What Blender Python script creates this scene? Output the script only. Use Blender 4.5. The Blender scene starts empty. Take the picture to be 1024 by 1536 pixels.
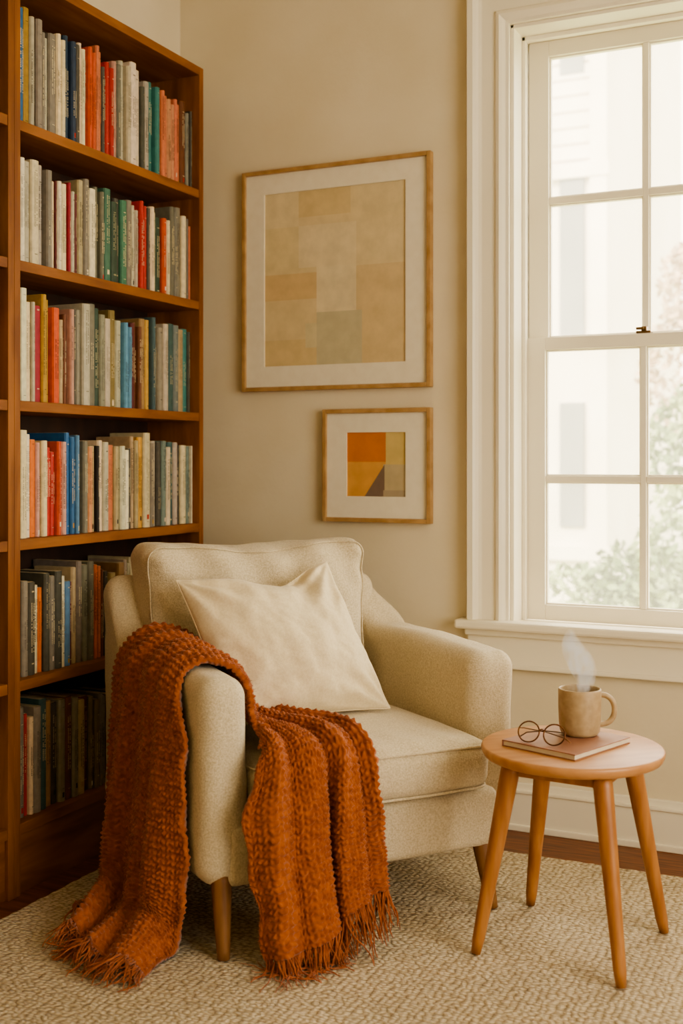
import bpy, bmesh, math, random
import numpy as np
from mathutils import Vector, Matrix, noise as mn

random.seed(7)
scene = bpy.context.scene
D = bpy.data

# ------------------------------------------------------------------ helpers
def lin(c):
    if isinstance(c, str):
        c = c.lstrip('#'); c = [int(c[i:i+2], 16) for i in (0, 2, 4)]
    out = []
    for v in c:
        v = v/255.0
        out.append(v/12.92 if v <= 0.04045 else ((v+0.055)/1.055)**2.4)
    return (out[0], out[1], out[2], 1.0)

def mat(name, c1, c2=None, scale=5.0, stretch=(1, 1, 1), detail=4, rough=0.6, bump=0.0, bdist=0.002,
        bscale=None, bstretch=None, metallic=0.0, sheen=0.0, lo=0.35, hi=0.65, coat=0.0, distort=0.0, spec=0.5):
    m = D.materials.new(name); m.use_nodes = True
    nt = m.node_tree; nd = nt.nodes; lk = nt.links
    b = nd['Principled BSDF']
    b.inputs['Roughness'].default_value = rough
    b.inputs['Metallic'].default_value = metallic
    b.inputs['Specular IOR Level'].default_value = spec
    if sheen:
        b.inputs['Sheen Weight'].default_value = sheen
        b.inputs['Sheen Roughness'].default_value = 0.5
    if coat:
        b.inputs['Coat Weight'].default_value = coat
        b.inputs['Coat Roughness'].default_value = 0.3
    tc = nd.new('ShaderNodeTexCoord')
    mp = nd.new('ShaderNodeMapping'); mp.inputs['Scale'].default_value = stretch
    lk.new(tc.outputs['Object'], mp.inputs['Vector'])
    nz = nd.new('ShaderNodeTexNoise'); nz.inputs['Scale'].default_value = scale
    nz.inputs['Detail'].default_value = detail; nz.inputs['Distortion'].default_value = distort
    lk.new(mp.outputs['Vector'], nz.inputs['Vector'])
    rp = nd.new('ShaderNodeValToRGB')
    rp.color_ramp.elements[0].position = lo; rp.color_ramp.elements[1].position = hi
    rp.color_ramp.elements[0].color = lin(c1); rp.color_ramp.elements[1].color = lin(c2 or c1)
    lk.new(nz.outputs['Fac'], rp.inputs['Fac'])
    lk.new(rp.outputs['Color'], b.inputs['Base Color'])
    if bump:
        mp2 = nd.new('ShaderNodeMapping'); mp2.inputs['Scale'].default_value = bstretch or stretch
        lk.new(tc.outputs['Object'], mp2.inputs['Vector'])
        nb = nd.new('ShaderNodeTexNoise'); nb.inputs['Scale'].default_value = bscale or scale
        nb.inputs['Detail'].default_value = 3
        lk.new(mp2.outputs['Vector'], nb.inputs['Vector'])
        bp = nd.new('ShaderNodeBump'); bp.inputs['Strength'].default_value = bump
        bp.inputs['Distance'].default_value = bdist
        lk.new(nb.outputs['Fac'], bp.inputs['Height'])
        lk.new(bp.outputs['Normal'], b.inputs['Normal'])
    return m

def empty(name, loc=(0, 0, 0), rz=0.0):
    e = D.objects.new(name, None); e.empty_display_size = 0.1
    e.location = loc; e.rotation_euler = (0, 0, rz)
    scene.collection.objects.link(e)
    return e

def mesh_obj(name, verts, faces, m=None, parent=None, smooth=False):
    me = D.meshes.new(name)
    me.from_pydata([tuple(v) for v in verts], [], [tuple(f) for f in faces])
    me.update()
    bm = bmesh.new(); bm.from_mesh(me)
    bmesh.ops.recalc_face_normals(bm, faces=bm.faces)
    bm.to_mesh(me); bm.free()
    ob = D.objects.new(name, me)
    scene.collection.objects.link(ob)
    if m: me.materials.append(m)
    if parent: ob.parent = parent
    if smooth:
        for p in me.polygons: p.use_smooth = True
    return ob

def bevel(ob, w=0.003, seg=2):
    md = ob.modifiers.new('bev', 'BEVEL'); md.width = w; md.segments = seg
    md.limit_method = 'ANGLE'; md.angle_limit = math.radians(40)
    return ob

BOXF = [(0, 1, 3, 2), (4, 6, 7, 5), (0, 4, 5, 1), (2, 3, 7, 6), (0, 2, 6, 4), (1, 5, 7, 3)]
class Acc:
    """accumulates boxes into one mesh"""
    def __init__(s): s.v = []; s.f = []; s.c = []
    def box(s, x0, x1, y0, y1, z0, z1, col=None):
        n = len(s.v)
        for x in (x0, x1):
            for y in (y0, y1):
                for z in (z0, z1): s.v.append((x, y, z))
        for f in BOXF:
            s.f.append(tuple(i+n for i in f)); s.c.append(col)
    def add(s, verts, faces, col=None):
        n = len(s.v); s.v += [tuple(v) for v in verts]
        for f in faces:
            s.f.append(tuple(i+n for i in f)); s.c.append(col)
    def obj(s, name, m=None, parent=None, smooth=False, bev=0):
        ob = mesh_obj(name, s.v, s.f, m, parent, smooth)
        if bev: bevel(ob, bev)
        return ob
    def obj_col(s, name, m, parent=None, smooth=False):
        me = D.meshes.new(name); me.from_pydata(s.v, [], s.f); me.update()
        ca = me.color_attributes.new('Col', 'FLOAT_COLOR', 'CORNER')
        arr = []
        for p, c in zip(me.polygons, s.c):
            arr += list(c)*p.loop_total
        ca.data.foreach_set('color', arr)
        me.materials.append(m)
        ob = D.objects.new(name, me); scene.collection.objects.link(ob)
        if parent: ob.parent = parent
        if smooth:
            for p in me.polygons: p.use_smooth = True
        return ob

def attr_mat(name, rough=0.6, nscale=40, amt=0.12, bump=0.1):
    m = D.materials.new(name); m.use_nodes = True
    nt = m.node_tree; nd = nt.nodes; lk = nt.links; b = nd['Principled BSDF']
    at = nd.new('ShaderNodeVertexColor'); at.layer_name = 'Col'
    tc = nd.new('ShaderNodeTexCoord')
    nz = nd.new('ShaderNodeTexNoise'); nz.inputs['Scale'].default_value = nscale; nz.inputs['Detail'].default_value = 5
    lk.new(tc.outputs['Object'], nz.inputs['Vector'])
    mr = nd.new('ShaderNodeMapRange'); mr.inputs['From Min'].default_value = 0.3; mr.inputs['From Max'].default_value = 0.7
    mr.inputs['To Min'].default_value = 1-amt; mr.inputs['To Max'].default_value = 1+amt
    lk.new(nz.outputs['Fac'], mr.inputs['Value'])
    mx = nd.new('ShaderNodeVectorMath'); mx.operation = 'SCALE'
    lk.new(at.outputs['Color'], mx.inputs[0]); lk.new(mr.outputs['Result'], mx.inputs['Scale'])
    lk.new(mx.outputs['Vector'], b.inputs['Base Color'])
    b.inputs['Roughness'].default_value = rough
    bp = nd.new('ShaderNodeBump'); bp.inputs['Strength'].default_value = bump; bp.inputs['Distance'].default_value = 0.001
    lk.new(nz.outputs['Fac'], bp.inputs['Height']); lk.new(bp.outputs['Normal'], b.inputs['Normal'])
    return m

def axis_samples(h, r, K, M):
    a = [h - r + r*math.tan(math.radians(45.0*k/K)) for k in range(K, 0, -1)]
    neg = [-v for v in a]
    mid = [-(h-r) + 2*(h-r)*i/M for i in range(M+1)]
    return neg + mid + a[::-1]

def rbox(name, x0, x1, y0, y1, z0, z1, r, m, parent=None, K=5, M=14, deform=None):
    hx, hy, hz = (x1-x0)/2, (y1-y0)/2, (z1-z0)/2
    c = Vector(((x0+x1)/2, (y0+y1)/2, (z0+z1)/2))
    r = min(r, hx*0.98, hy*0.98, hz*0.98)
    A = [axis_samples(h, r, K, M) for h in (hx, hy, hz)]
    H = (hx, hy, hz)
    verts = []; faces = []; key = {}
    def vid(p):
        k = (round(p[0], 6), round(p[1], 6), round(p[2], 6))
        if k not in key:
            key[k] = len(verts); verts.append(Vector(p))
        return key[k]
    for ax in range(3):
        o1, o2 = (ax+1) % 3, (ax+2) % 3
        for sg in (-1, 1):
            for i in range(len(A[o1])-1):
                for j in range(len(A[o2])-1):
                    q = []
                    for (a, b) in ((i, j), (i+1, j), (i+1, j+1), (i, j+1)):
                        p = [0, 0, 0]; p[ax] = sg*H[ax]; p[o1] = A[o1][a]; p[o2] = A[o2][b]
                        q.append(vid(p))
                    faces.append(q if sg > 0 else q[::-1])
    out = []
    for p in verts:
        q = Vector([max(-(H[i]-r), min(H[i]-r, p[i])) for i in range(3)])
        d = p-q
        if d.length > 1e-9: p = q + d.normalized()*r
        uvw = (p.x/hx, p.y/hy, p.z/hz)
        w = p + c
        if deform: w = deform(w, uvw)
        out.append(w)
    return mesh_obj(name, out, faces, m, parent, smooth=True)

def tube_geo(pts, radii, sides=8, cap=True):
    pts = [Vector(p) for p in pts]; n = len(pts)
    if not hasattr(radii, '__len__'): radii = [radii]*n
    verts = []; faces = []
    t0 = (pts[1]-pts[0]).normalized()
    up = Vector((0, 0, 1)) if abs(t0.z) < 0.9 else Vector((1, 0, 0))
    nrm = (up - t0*up.dot(t0)).normalized()
    for i in range(n):
        t = (pts[min(i+1, n-1)]-pts[max(i-1, 0)])
        t = t.normalized() if t.length > 1e-9 else t0
        nrm = (nrm - t*nrm.dot(t))
        nrm = nrm.normalized() if nrm.length > 1e-9 else Vector((1, 0, 0))
        bn = t.cross(nrm)
        for k in range(sides):
            a = 2*math.pi*k/sides
            verts.append(pts[i] + (nrm*math.cos(a)+bn*math.sin(a))*radii[i])
    for i in range(n-1):
        for k in range(sides):
            a = i*sides+k; b = i*sides+(k+1) % sides
            faces.append((a, b, b+sides, a+sides))
    if cap:
        faces.append(tuple(range(sides-1, -1, -1)))
        faces.append(tuple((n-1)*sides+k for k in range(sides)))
    return verts, faces

def tube(name, pts, radii, m, parent=None, sides=12, closed=False):
    if closed:
        pts = list(pts)
        v, f = tube_geo(pts+[pts[0], pts[1]], radii, sides, cap=False)
    else:
        v, f = tube_geo(pts, radii, sides)
    return mesh_obj(name, v, f, m, parent, smooth=True)

def lathe(name, prof, m, parent=None, seg=48, loc=(0, 0, 0)):
    verts = []; faces = []
    n = len(prof)
    for k in range(seg):
        a = 2*math.pi*k/seg
        for (r, z) in prof:
            verts.append((loc[0]+r*math.cos(a), loc[1]+r*math.sin(a), loc[2]+z))
    for k in range(seg):
        k2 = (k+1) % seg
        for i in range(n-1):
            faces.append((k*n+i, k2*n+i, k2*n+i+1, k*n+i+1))
    ob = mesh_obj(name, verts, faces, m, parent, smooth=True)
    bm = bmesh.new(); bm.from_mesh(ob.data)
    bmesh.ops.remove_doubles(bm, verts=bm.verts, dist=1e-5)
    bmesh.ops.recalc_face_normals(bm, faces=bm.faces)
    bm.to_mesh(ob.data); bm.free()
    for p in ob.data.polygons: p.use_smooth = True
    return ob

# ------------------------------------------------------------------ room constants
XL, XR, YB, YF, ZC = -2.288, 1.75, 3.49, -1.4, 2.95
WT = 0.26
H_CAM = 1.15

# ------------------------------------------------------------------ materials
M_wall = mat('plaster_cream', '#DCCFB2', '#E2D6BC', scale=3, rough=0.9, bump=0.35, bdist=0.002, bscale=45, spec=0.2)
M_ceil = mat('ceiling_paint', '#E2D8C2', rough=0.9)
M_trim = mat('trim_paint', '#EBE2CC', '#EFE7D3', scale=2, rough=0.42, bump=0.05, bscale=30)
M_floor = mat('oak_floor', '#5A3014', '#8A5226', scale=6, stretch=(1.2, 14, 1), detail=6, rough=0.4, bump=0.1, bscale=6)
M_case = mat('cherry_wood', '#754622', '#966030', scale=3, stretch=(8, 1.2, 8), detail=7, rough=0.55, bump=0.06, bscale=20, distort=0.5, spec=0.3)
M_caseV = mat('cherry_wood_upright', '#754622', '#966030', scale=3, stretch=(8, 8, 1.0), detail=7, rough=0.55, bump=0.06, bscale=20, distort=0.5, spec=0.3)
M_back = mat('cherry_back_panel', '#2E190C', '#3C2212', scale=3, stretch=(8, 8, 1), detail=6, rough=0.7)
M_linen = mat('linen_upholstery', '#BFAF8F', '#DDCFB3', scale=230, stretch=(1, 1, 1), detail=3, rough=0.95, bump=0.8, bdist=0.0018,
              bscale=340, sheen=0.2, lo=0.3, hi=0.7, spec=0.15)
M_pillow = mat('pillow_cotton', '#DFCEA9', '#EADBBB', scale=160, detail=3, rough=0.95, bump=0.5, bdist=0.001, bscale=440, sheen=0.2, lo=0.3, hi=0.7, spec=0.15)
M_leg = mat('walnut_leg', '#6E4828', '#8E633A', scale=5, stretch=(10, 10, 1), detail=5, rough=0.5)
M_table = mat('beech_table', '#B07A4A', '#C4905E', scale=4, stretch=(1.5, 9, 1.5), detail=6, rough=0.42, bump=0.04, bscale=10, coat=0.15)
M_tleg = mat('beech_table_leg', '#9A6230', '#B27A44', scale=5, stretch=(9, 9, 1), detail=6, rough=0.42, coat=0.1)
M_frame = mat('oak_frame', '#A07C4E', '#B89464', scale=8, stretch=(3, 3, 3), detail=6, rough=0.5)
M_mat = mat('mat_board', '#E4DAC4', '#E8DFCA', scale=30, rough=0.9, bump=0.05, bscale=200)
M_ceramic = mat('stoneware', '#A68E6A', '#B69E7A', scale=60, detail=5, rough=0.5, bump=0.06, bscale=60, coat=0.1)
M_coffee = mat('coffee', '#2A1408', rough=0.1)
M_metal = mat('bronze_wire', '#7A5230', '#5B381E', scale=30, rough=0.3, metallic=0.8)
M_brass = mat('sash_lock_brass', '#7B6243', rough=0.35, metallic=0.9)
M_cover = mat('notebook_cover', '#946650', '#A2745C', scale=20, rough=0.5)
M_page = mat('notebook_pages', '#E2D6BE', '#D4C6AA', scale=60, stretch=(1, 1, 30), rough=0.8)
M_books = attr_mat('book_cloth', rough=0.6, nscale=60, amt=0.14)
M_art = attr_mat('watercolour_paper', rough=0.9, nscale=22, amt=0.08, bump=0.1)

# rug: rows of woven wool loops
def rug_material():
    m = D.materials.new('looped_wool'); m.use_nodes = True
    nt = m.node_tree; nd = nt.nodes; lk = nt.links; b = nd['Principled BSDF']
    b.inputs['Roughness'].default_value = 0.97; b.inputs['Specular IOR Level'].default_value = 0.1
    b.inputs['Sheen Weight'].default_value = 0.15
    tc = nd.new('ShaderNodeTexCoord')
    nz = nd.new('ShaderNodeTexNoise'); nz.inputs['Scale'].default_value = 22; nz.inputs['Detail'].default_value = 3
    lk.new(tc.outputs['Object'], nz.inputs['Vector'])
    sc = nd.new('ShaderNodeVectorMath'); sc.operation = 'SCALE'; sc.inputs['Scale'].default_value = 0.014
    lk.new(nz.outputs['Color'], sc.inputs[0])
    ad = nd.new('ShaderNodeVectorMath'); ad.operation = 'ADD'
    lk.new(tc.outputs['Object'], ad.inputs[0]); lk.new(sc.outputs['Vector'], ad.inputs[1])
    mp = nd.new('ShaderNodeMapping'); mp.inputs['Scale'].default_value = (64, 105, 1)
    lk.new(ad.outputs['Vector'], mp.inputs['Vector'])
    vo = nd.new('ShaderNodeTexVoronoi'); vo.feature = 'F1'; vo.inputs['Scale'].default_value = 1.0
    vo.inputs['Randomness'].default_value = 0.5
    lk.new(mp.outputs['Vector'], vo.inputs['Vector'])
    inv = nd.new('ShaderNodeMath'); inv.operation = 'SUBTRACT'; inv.inputs[0].default_value = 1.0
    lk.new(vo.outputs['Distance'], inv.inputs[1])
    rp = nd.new('ShaderNodeValToRGB')
    rp.color_ramp.elements[0].position = 0.30; rp.color_ramp.elements[1].position = 0.70
    rp.color_ramp.elements[0].color = lin('#A5916F'); rp.color_ramp.elements[1].color = lin('#DACAAC')  # shade in the crevices between loops is put into the colour
    lk.new(inv.outputs['Value'], rp.inputs['Fac'])
    n2 = nd.new('ShaderNodeTexNoise'); n2.inputs['Scale'].default_value = 5; n2.inputs['Detail'].default_value = 5
    lk.new(tc.outputs['Object'], n2.inputs['Vector'])
    mr = nd.new('ShaderNodeMapRange'); mr.inputs['From Min'].default_value = 0.3; mr.inputs['From Max'].default_value = 0.7
    mr.inputs['To Min'].default_value = 0.9; mr.inputs['To Max'].default_value = 1.08
    lk.new(n2.outputs['Fac'], mr.inputs['Value'])
    vm = nd.new('ShaderNodeVectorMath'); vm.operation = 'SCALE'
    lk.new(rp.outputs['Color'], vm.inputs[0]); lk.new(mr.outputs['Result'], vm.inputs['Scale'])
    lk.new(vm.outputs['Vector'], b.inputs['Base Color'])
    bp = nd.new('ShaderNodeBump'); bp.inputs['Strength'].default_value = 1.0; bp.inputs['Distance'].default_value = 0.008
    lk.new(inv.outputs['Value'], bp.inputs['Height']); lk.new(bp.outputs['Normal'], b.inputs['Normal'])
    return m
M_rug = rug_material()

def glass_material(name, tint=(1, 1, 1, 1), refl=0.06, haze=0.0):
    m = D.materials.new(name); m.use_nodes = True
    nt = m.node_tree; nd = nt.nodes; lk = nt.links
    nd.remove(nd['Principled BSDF'])
    out = nd['Material Output']
    tr = nd.new('ShaderNodeBsdfTransparent'); tr.inputs['Color'].default_value = tint
    gl = nd.new('ShaderNodeBsdfGlossy'); gl.inputs['Roughness'].default_value = 0.02
    mx = nd.new('ShaderNodeMixShader'); mx.inputs['Fac'].default_value = refl
    lk.new(tr.outputs['BSDF'], mx.inputs[1]); lk.new(gl.outputs['BSDF'], mx.inputs[2])
    last = mx
    if haze:
        tl = nd.new('ShaderNodeBsdfTranslucent'); tl.inputs['Color'].default_value = (1, 1, 1, 1)
        m2 = nd.new('ShaderNodeMixShader'); m2.inputs['Fac'].default_value = haze
        lk.new(mx.outputs['Shader'], m2.inputs[1]); lk.new(tl.outputs['BSDF'], m2.inputs[2]); last = m2
    lk.new(last.outputs['Shader'], out.inputs['Surface'])
    return m
M_glass = glass_material('window_glass', refl=0.04, haze=0.14)  # haze: translucent white mixed in as a bright veil over the view
M_lens = glass_material('lens_glass', tint=(0.93, 0.9, 0.86, 1), refl=0.10)

# ------------------------------------------------------------------ room shell
def simple(name, boxes, m, bev=0, parent=None):
    a = Acc()
    for b in boxes: a.box(*b)
    return a.obj(name, m, parent, bev=bev)
simple('floor', [(XL-WT, XR+WT, YF-WT, YB+WT, -0.1, 0.0)], M_floor)
simple('ceiling', [(XL-WT, XR+WT, YF-WT, YB+WT, ZC, ZC+0.12)], M_ceil)
WX0, WX1, WZ0, WZ1 = -1.066, 0.028, 0.62, 2.51
simple('wall_back', [(XL-WT, WX0, YB, YB+WT, 0, ZC), (WX1, XR+WT, YB, YB+WT, 0, ZC),
                     (WX0, WX1, YB, YB+WT, 0, WZ0), (WX0, WX1, YB, YB+WT, WZ1, ZC)], M_wall)
simple('wall_left', [(XL-WT, XL, YF, YB, 0, ZC)], M_wall)
simple('wall_front', [(XL-WT, XR+WT, YF-WT, YF, 0, ZC)], M_wall)
RY0, RY1, RZ0, RZ1 = 0.2, 2.4, 0.55, 2.5
simple('wall_right', [(XR, XR+WT, YF, RY0, 0, ZC), (XR, XR+WT, RY1, YB, 0, ZC),
                      (XR, XR+WT, RY0, RY1, 0, RZ0), (XR, XR+WT, RY0, RY1, RZ1, ZC)], M_wall)
a = Acc()
a.box(XL, XR, YB-0.018, YB, 0, 0.125); a.box(XL, XR, YB-0.026, YB, 0, 0.02)
a.box(XL, XR, YB-0.013, YB, 0.125, 0.148); a.box(XL, XR, YB-0.024, YB, 0.117, 0.128)
a.obj('baseboard_back', M_trim, bev=0.003)
simple('baseboard_right', [(XR-0.018, XR, YF, YB-0.03, 0, 0.13)], M_trim, 0.003)

# ------------------------------------------------------------------ window 1
win = empty('window_1')
prof = [(0, 0), (0, .036), (.004, .042), (.022, .042), (.030, .036), (.036, .026), (.046, .022), (.088, .020), (.094, .028), (.104, .031), (.112, .026), (.122, .018), (.132, .016), (.132, 0)]
v = []; f = []
cb = 0.65
for (w, d) in prof:
    o = .132-w
    v += [(WX0-o, YB-d, cb), (WX0-o, YB-d, WZ1+o), (WX1+o, YB-d, WZ1+o), (WX1+o, YB-d, cb)]
n = len(prof)
for i in range(n-1):
    for k in range(3):
        f.append((i*4+k, i*4+k+1, (i+1)*4+k+1, (i+1)*4+k))
mesh_obj('casing', v, f, M_trim, win)
J = Acc()
J.box(WX0, WX0+0.012, YB-0.0, YB+0.24, WZ0, WZ1)
J.box(WX1-0.012, WX1, YB, YB+0.24, WZ0, WZ1)
J.box(WX0, WX1, YB, YB+0.24, WZ1-0.012, WZ1)
J.box(WX0+0.012, WX0+0.024, YB+0.085, YB+0.108, WZ0, WZ1-0.012)
J.box(WX1-0.024, WX1-0.012, YB+0.085, YB+0.108, WZ0, WZ1-0.012)
J.box(WX0+0.012, WX1-0.012, YB+0.085, YB+0.108, WZ1-0.026, WZ1-0.012)
J.obj('jamb', M_trim, win, bev=0.002)
S = Acc(); S.box(WX0-0.165, WX1+0.165, YB-0.065, YB, 0.622, 0.65); S.box(WX0, WX1, YB, YB+0.11, 0.622, 0.64)
S.obj('stool', M_trim, win, bev=0.008)
A_ = Acc(); A_.box(WX0-0.135, WX1+0.135, YB-0.02, YB, 0.50, 0.622); A_.box(WX0-0.14, WX1+0.14, YB-0.034, YB, 0.60, 0.622)
A_.box(WX0-0.135, WX1+0.135, YB-0.028, YB, 0.50, 0.515)
A_.obj('apron', M_trim, win, bev=0.004)
simple('outer_sill', [(WX0, WX1, YB+0.11, YB+0.32, 0.60, 0.632)], M_trim, 0.003, win)

gx = [-0.985, -0.687, -0.669, -0.371, -0.349, -0.053]
def sash(nm, y0, y1, zb, zt, gz):
    a = Acc()
    sx0, sx1 = -1.05, 0.012
    a.box(sx0, gx[0], y0, y1, zb, zt); a.box(gx[5], sx1, y0, y1, zb, zt)
    a.box(gx[0], gx[5], y0, y1, zb, gz[0]); a.box(gx[0], gx[5], y0, y1, gz[3], zt)
    ym0, ym1 = y0+0.004, y1-0.004
    a.box(gx[1], gx[2], ym0, ym1, gz[0], gz[3]); a.box(gx[3], gx[4], ym0, ym1, gz[0], gz[3])
    for (a0, a1) in ((gx[0], gx[1]), (gx[2], gx[3]), (gx[4], gx[5])):
        a.box(a0, a1, ym0, ym1, gz[1], gz[2])
    for (a0, a1) in ((gx[0], gx[1]), (gx[2], gx[3]), (gx[4], gx[5])):
        for (b0, b1) in ((gz[0], gz[1]), (gz[2], gz[3])):
            t = 0.005
            yy0, yy1 = y0+0.012, y1-0.008
            a.box(a0, a0+t, yy0, yy1, b0, b1); a.box(a1-t, a1, yy0, yy1, b0, b1)
            a.box(a0+t, a1-t, yy0, yy1, b0, b0+t); a.box(a0+t, a1-t, yy0, yy1, b1-t, b1)
    a.obj(nm, M_trim, win, bev=0.002)
    ym = (y0+y1)/2
    mesh_obj(nm+'_glass', [(gx[0], ym, gz[0]), (gx[5], ym, gz[0]), (gx[5], ym, gz[3]), (gx[0], ym, gz[3])], [(0, 1, 2, 3)], M_glass, win)
sash('lower_sash', YB+0.110, YB+0.148, 0.64, 1.540, (0.690, 1.080, 1.100, 1.500))
sash('upper_sash', YB+0.152, YB+0.190, 1.500, 2.498, (1.545, 1.972, 1.994, 2.448))
L = Acc(); L.box(-0.70, -0.655, YB+0.108, YB+0.150, 1.540, 1.547); L.box(-0.685, -0.668, YB+0.112, YB+0.14, 1.547, 1.561); L.box(-0.70, -0.675, YB+0.108, YB+0.118, 1.551, 1.559)
L.obj('sash_lock', M_brass, win, bev=0.002)

w2 = empty('window_2')
a = Acc(); X0, X1 = XR+0.1, XR+0.14
a.box(X0, X1, RY0, RY0+0.06, RZ0, RZ1); a.box(X0, X1, RY1-0.06, RY1, RZ0, RZ1)
a.box(X0, X1, RY0+0.06, RY1-0.06, RZ0, RZ0+0.06); a.box(X0, X1, RY0+0.06, RY1-0.06, RZ1-0.06, RZ1)
a.box(X0, X1, (RY0+RY1)/2-0.02, (RY0+RY1)/2+0.02, RZ0+0.06, RZ1-0.06)
a.box(X0, X1, RY0+0.06, (RY0+RY1)/2-0.02, 1.50, 1.54); a.box(X0, X1, (RY0+RY1)/2+0.02, RY1-0.06, 1.50, 1.54)
a.obj('sash', M_trim, w2, bev=0.003)
c = Acc()
c.box(XR-0.03, XR, RY0-0.12, RY0, RZ0-0.1, RZ1+0.12); c.box(XR-0.03, XR, RY1, RY1+0.12, RZ0-0.1, RZ1+0.12)
c.box(XR-0.03, XR, RY0, RY1, RZ1, RZ1+0.12); c.box(XR-0.06, XR, RY0, RY1, RZ0-0.03, RZ0)
c.obj('casing', M_trim, w2, bev=0.004)

# ------------------------------------------------------------------ rug
def rug():
    x0, x1, y0, y1, r, th = -1.985, 0.75, 0.35, 3.24, 0.16, 0.016
    pts = []
    def seg(ax, ay, bx, by, n):
        for i in range(n): pts.append((ax+(bx-ax)*i/n, ay+(by-ay)*i/n))
    def arc(cx, cy, a0, a1):
        for i in range(14):
            a = math.radians(a0+(a1-a0)*i/14); pts.append((cx+r*math.cos(a), cy+r*math.sin(a)))
    seg(x0+r, y0, x1-r, y0, 120); arc(x1-r, y0+r, -90, 0); seg(x1, y0+r, x1, y1-r, 120); arc(x1-r, y1-r, 0, 90)
    seg(x1-r, y1, x0+r, y1, 260); arc(x0+r, y1-r, 90, 180); seg(x0, y1-r, x0, y0+r, 260); arc(x0+r, y0+r, 180, 270)
    rings = [(0.0, 0.001), (-0.003, 0.008), (0.002, 0.0135), (0.008, th), (0.02, th)]
    verts = []; n = len(pts)
    for (ins, z) in rings:
        for i, (x, y) in enumerate(pts):
            dx, dy = pts[(i+1) % n][0]-pts[i-1][0], pts[(i+1) % n][1]-pts[i-1][1]
            l = math.hypot(dx, dy); nx, ny = -dy/l, dx/l
            w = 0.005*mn.noise(Vector((x*45, y*45, 0)))
            verts.append((x+nx*(ins+w), y+ny*(ins+w), z))
    faces = []
    for k in range(len(rings)-1):
        for i in range(n):
            j = (i+1) % n
            faces.append((k*n+i, k*n+j, (k+1)*n+j, (k+1)*n+i))
    faces.append(tuple((len(rings)-1)*n+i for i in range(n)))
    return mesh_obj('area_rug', verts, faces, M_rug)
rug()
RUGZ = 0.0165

# ------------------------------------------------------------------ bookcase
BD = 0.22
BX = XL+BD
BY1 = 3.295; BYM = 2.370; BY0 = 1.42
case = empty('bookcase')
boards = [2.035, 1.664, 1.293, 0.925, 0.552, 0.174]
a = Acc()
for (ya, yb) in ((BYM+0.0235, BY1-0.024), (BY0+0.024, BYM-0.0235)):
    for z in boards: a.box(XL+0.012, BX-0.002, ya, yb, z-0.014, z+0.014)
    a.box(XL+0.012, BX, ya, yb, 2.43, 2.458)
a.obj('shelves', M_case, case, bev=0.0015)
a = Acc()
a.box(XL+0.001, BX, BY1-0.024, BY1, 0, 2.458)
a.box(XL+0.001, BX, BYM, BYM+0.0235, 0, 2.458); a.box(XL+0.001, BX, BYM-0.0235, BYM-0.0005, 0, 2.458)
a.box(XL+0.001, BX, BY0, BY0+0.024, 0, 2.458)
a.obj('uprights', M_caseV, case, bev=0.0015)
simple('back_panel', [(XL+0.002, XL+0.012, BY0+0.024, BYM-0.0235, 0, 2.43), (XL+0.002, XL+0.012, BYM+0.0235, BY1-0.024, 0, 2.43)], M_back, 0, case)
simple('kick_plate', [(BX-0.03, BX-0.012, BY0+0.024, BYM-0.0235, 0, 0.16), (BX-0.03, BX-0.012, BYM+0.0235, BY1-0.024, 0, 0.16)], M_case, 0, case)

PAL = dict(blue='#2C5F8F', navy='#28384C', must='#A98433', gray='#857E6E', lgray='#B0A792', dgray='#4E4A40', cream='#D2C39F', white='#D9CEB5',
           ored='#C4532A', red='#AE2E22', crim='#8E2130', coral='#C57450', salm='#C08560', brown='#6C4024', teal='#3C7672', dteal='#405A5A',
           green='#43705A', dgreen='#33493A', maroon='#5C2222', pink='#BC9280', orange='#CC6C2A', yel='#C09440', bgray='#7F98A6', tgray='#6F7A70',
           olive='#77693C', dark='#2C2622', beige='#B09B75', tan='#A28256', ggray='#736F60', lblue='#5A87A6')
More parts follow.
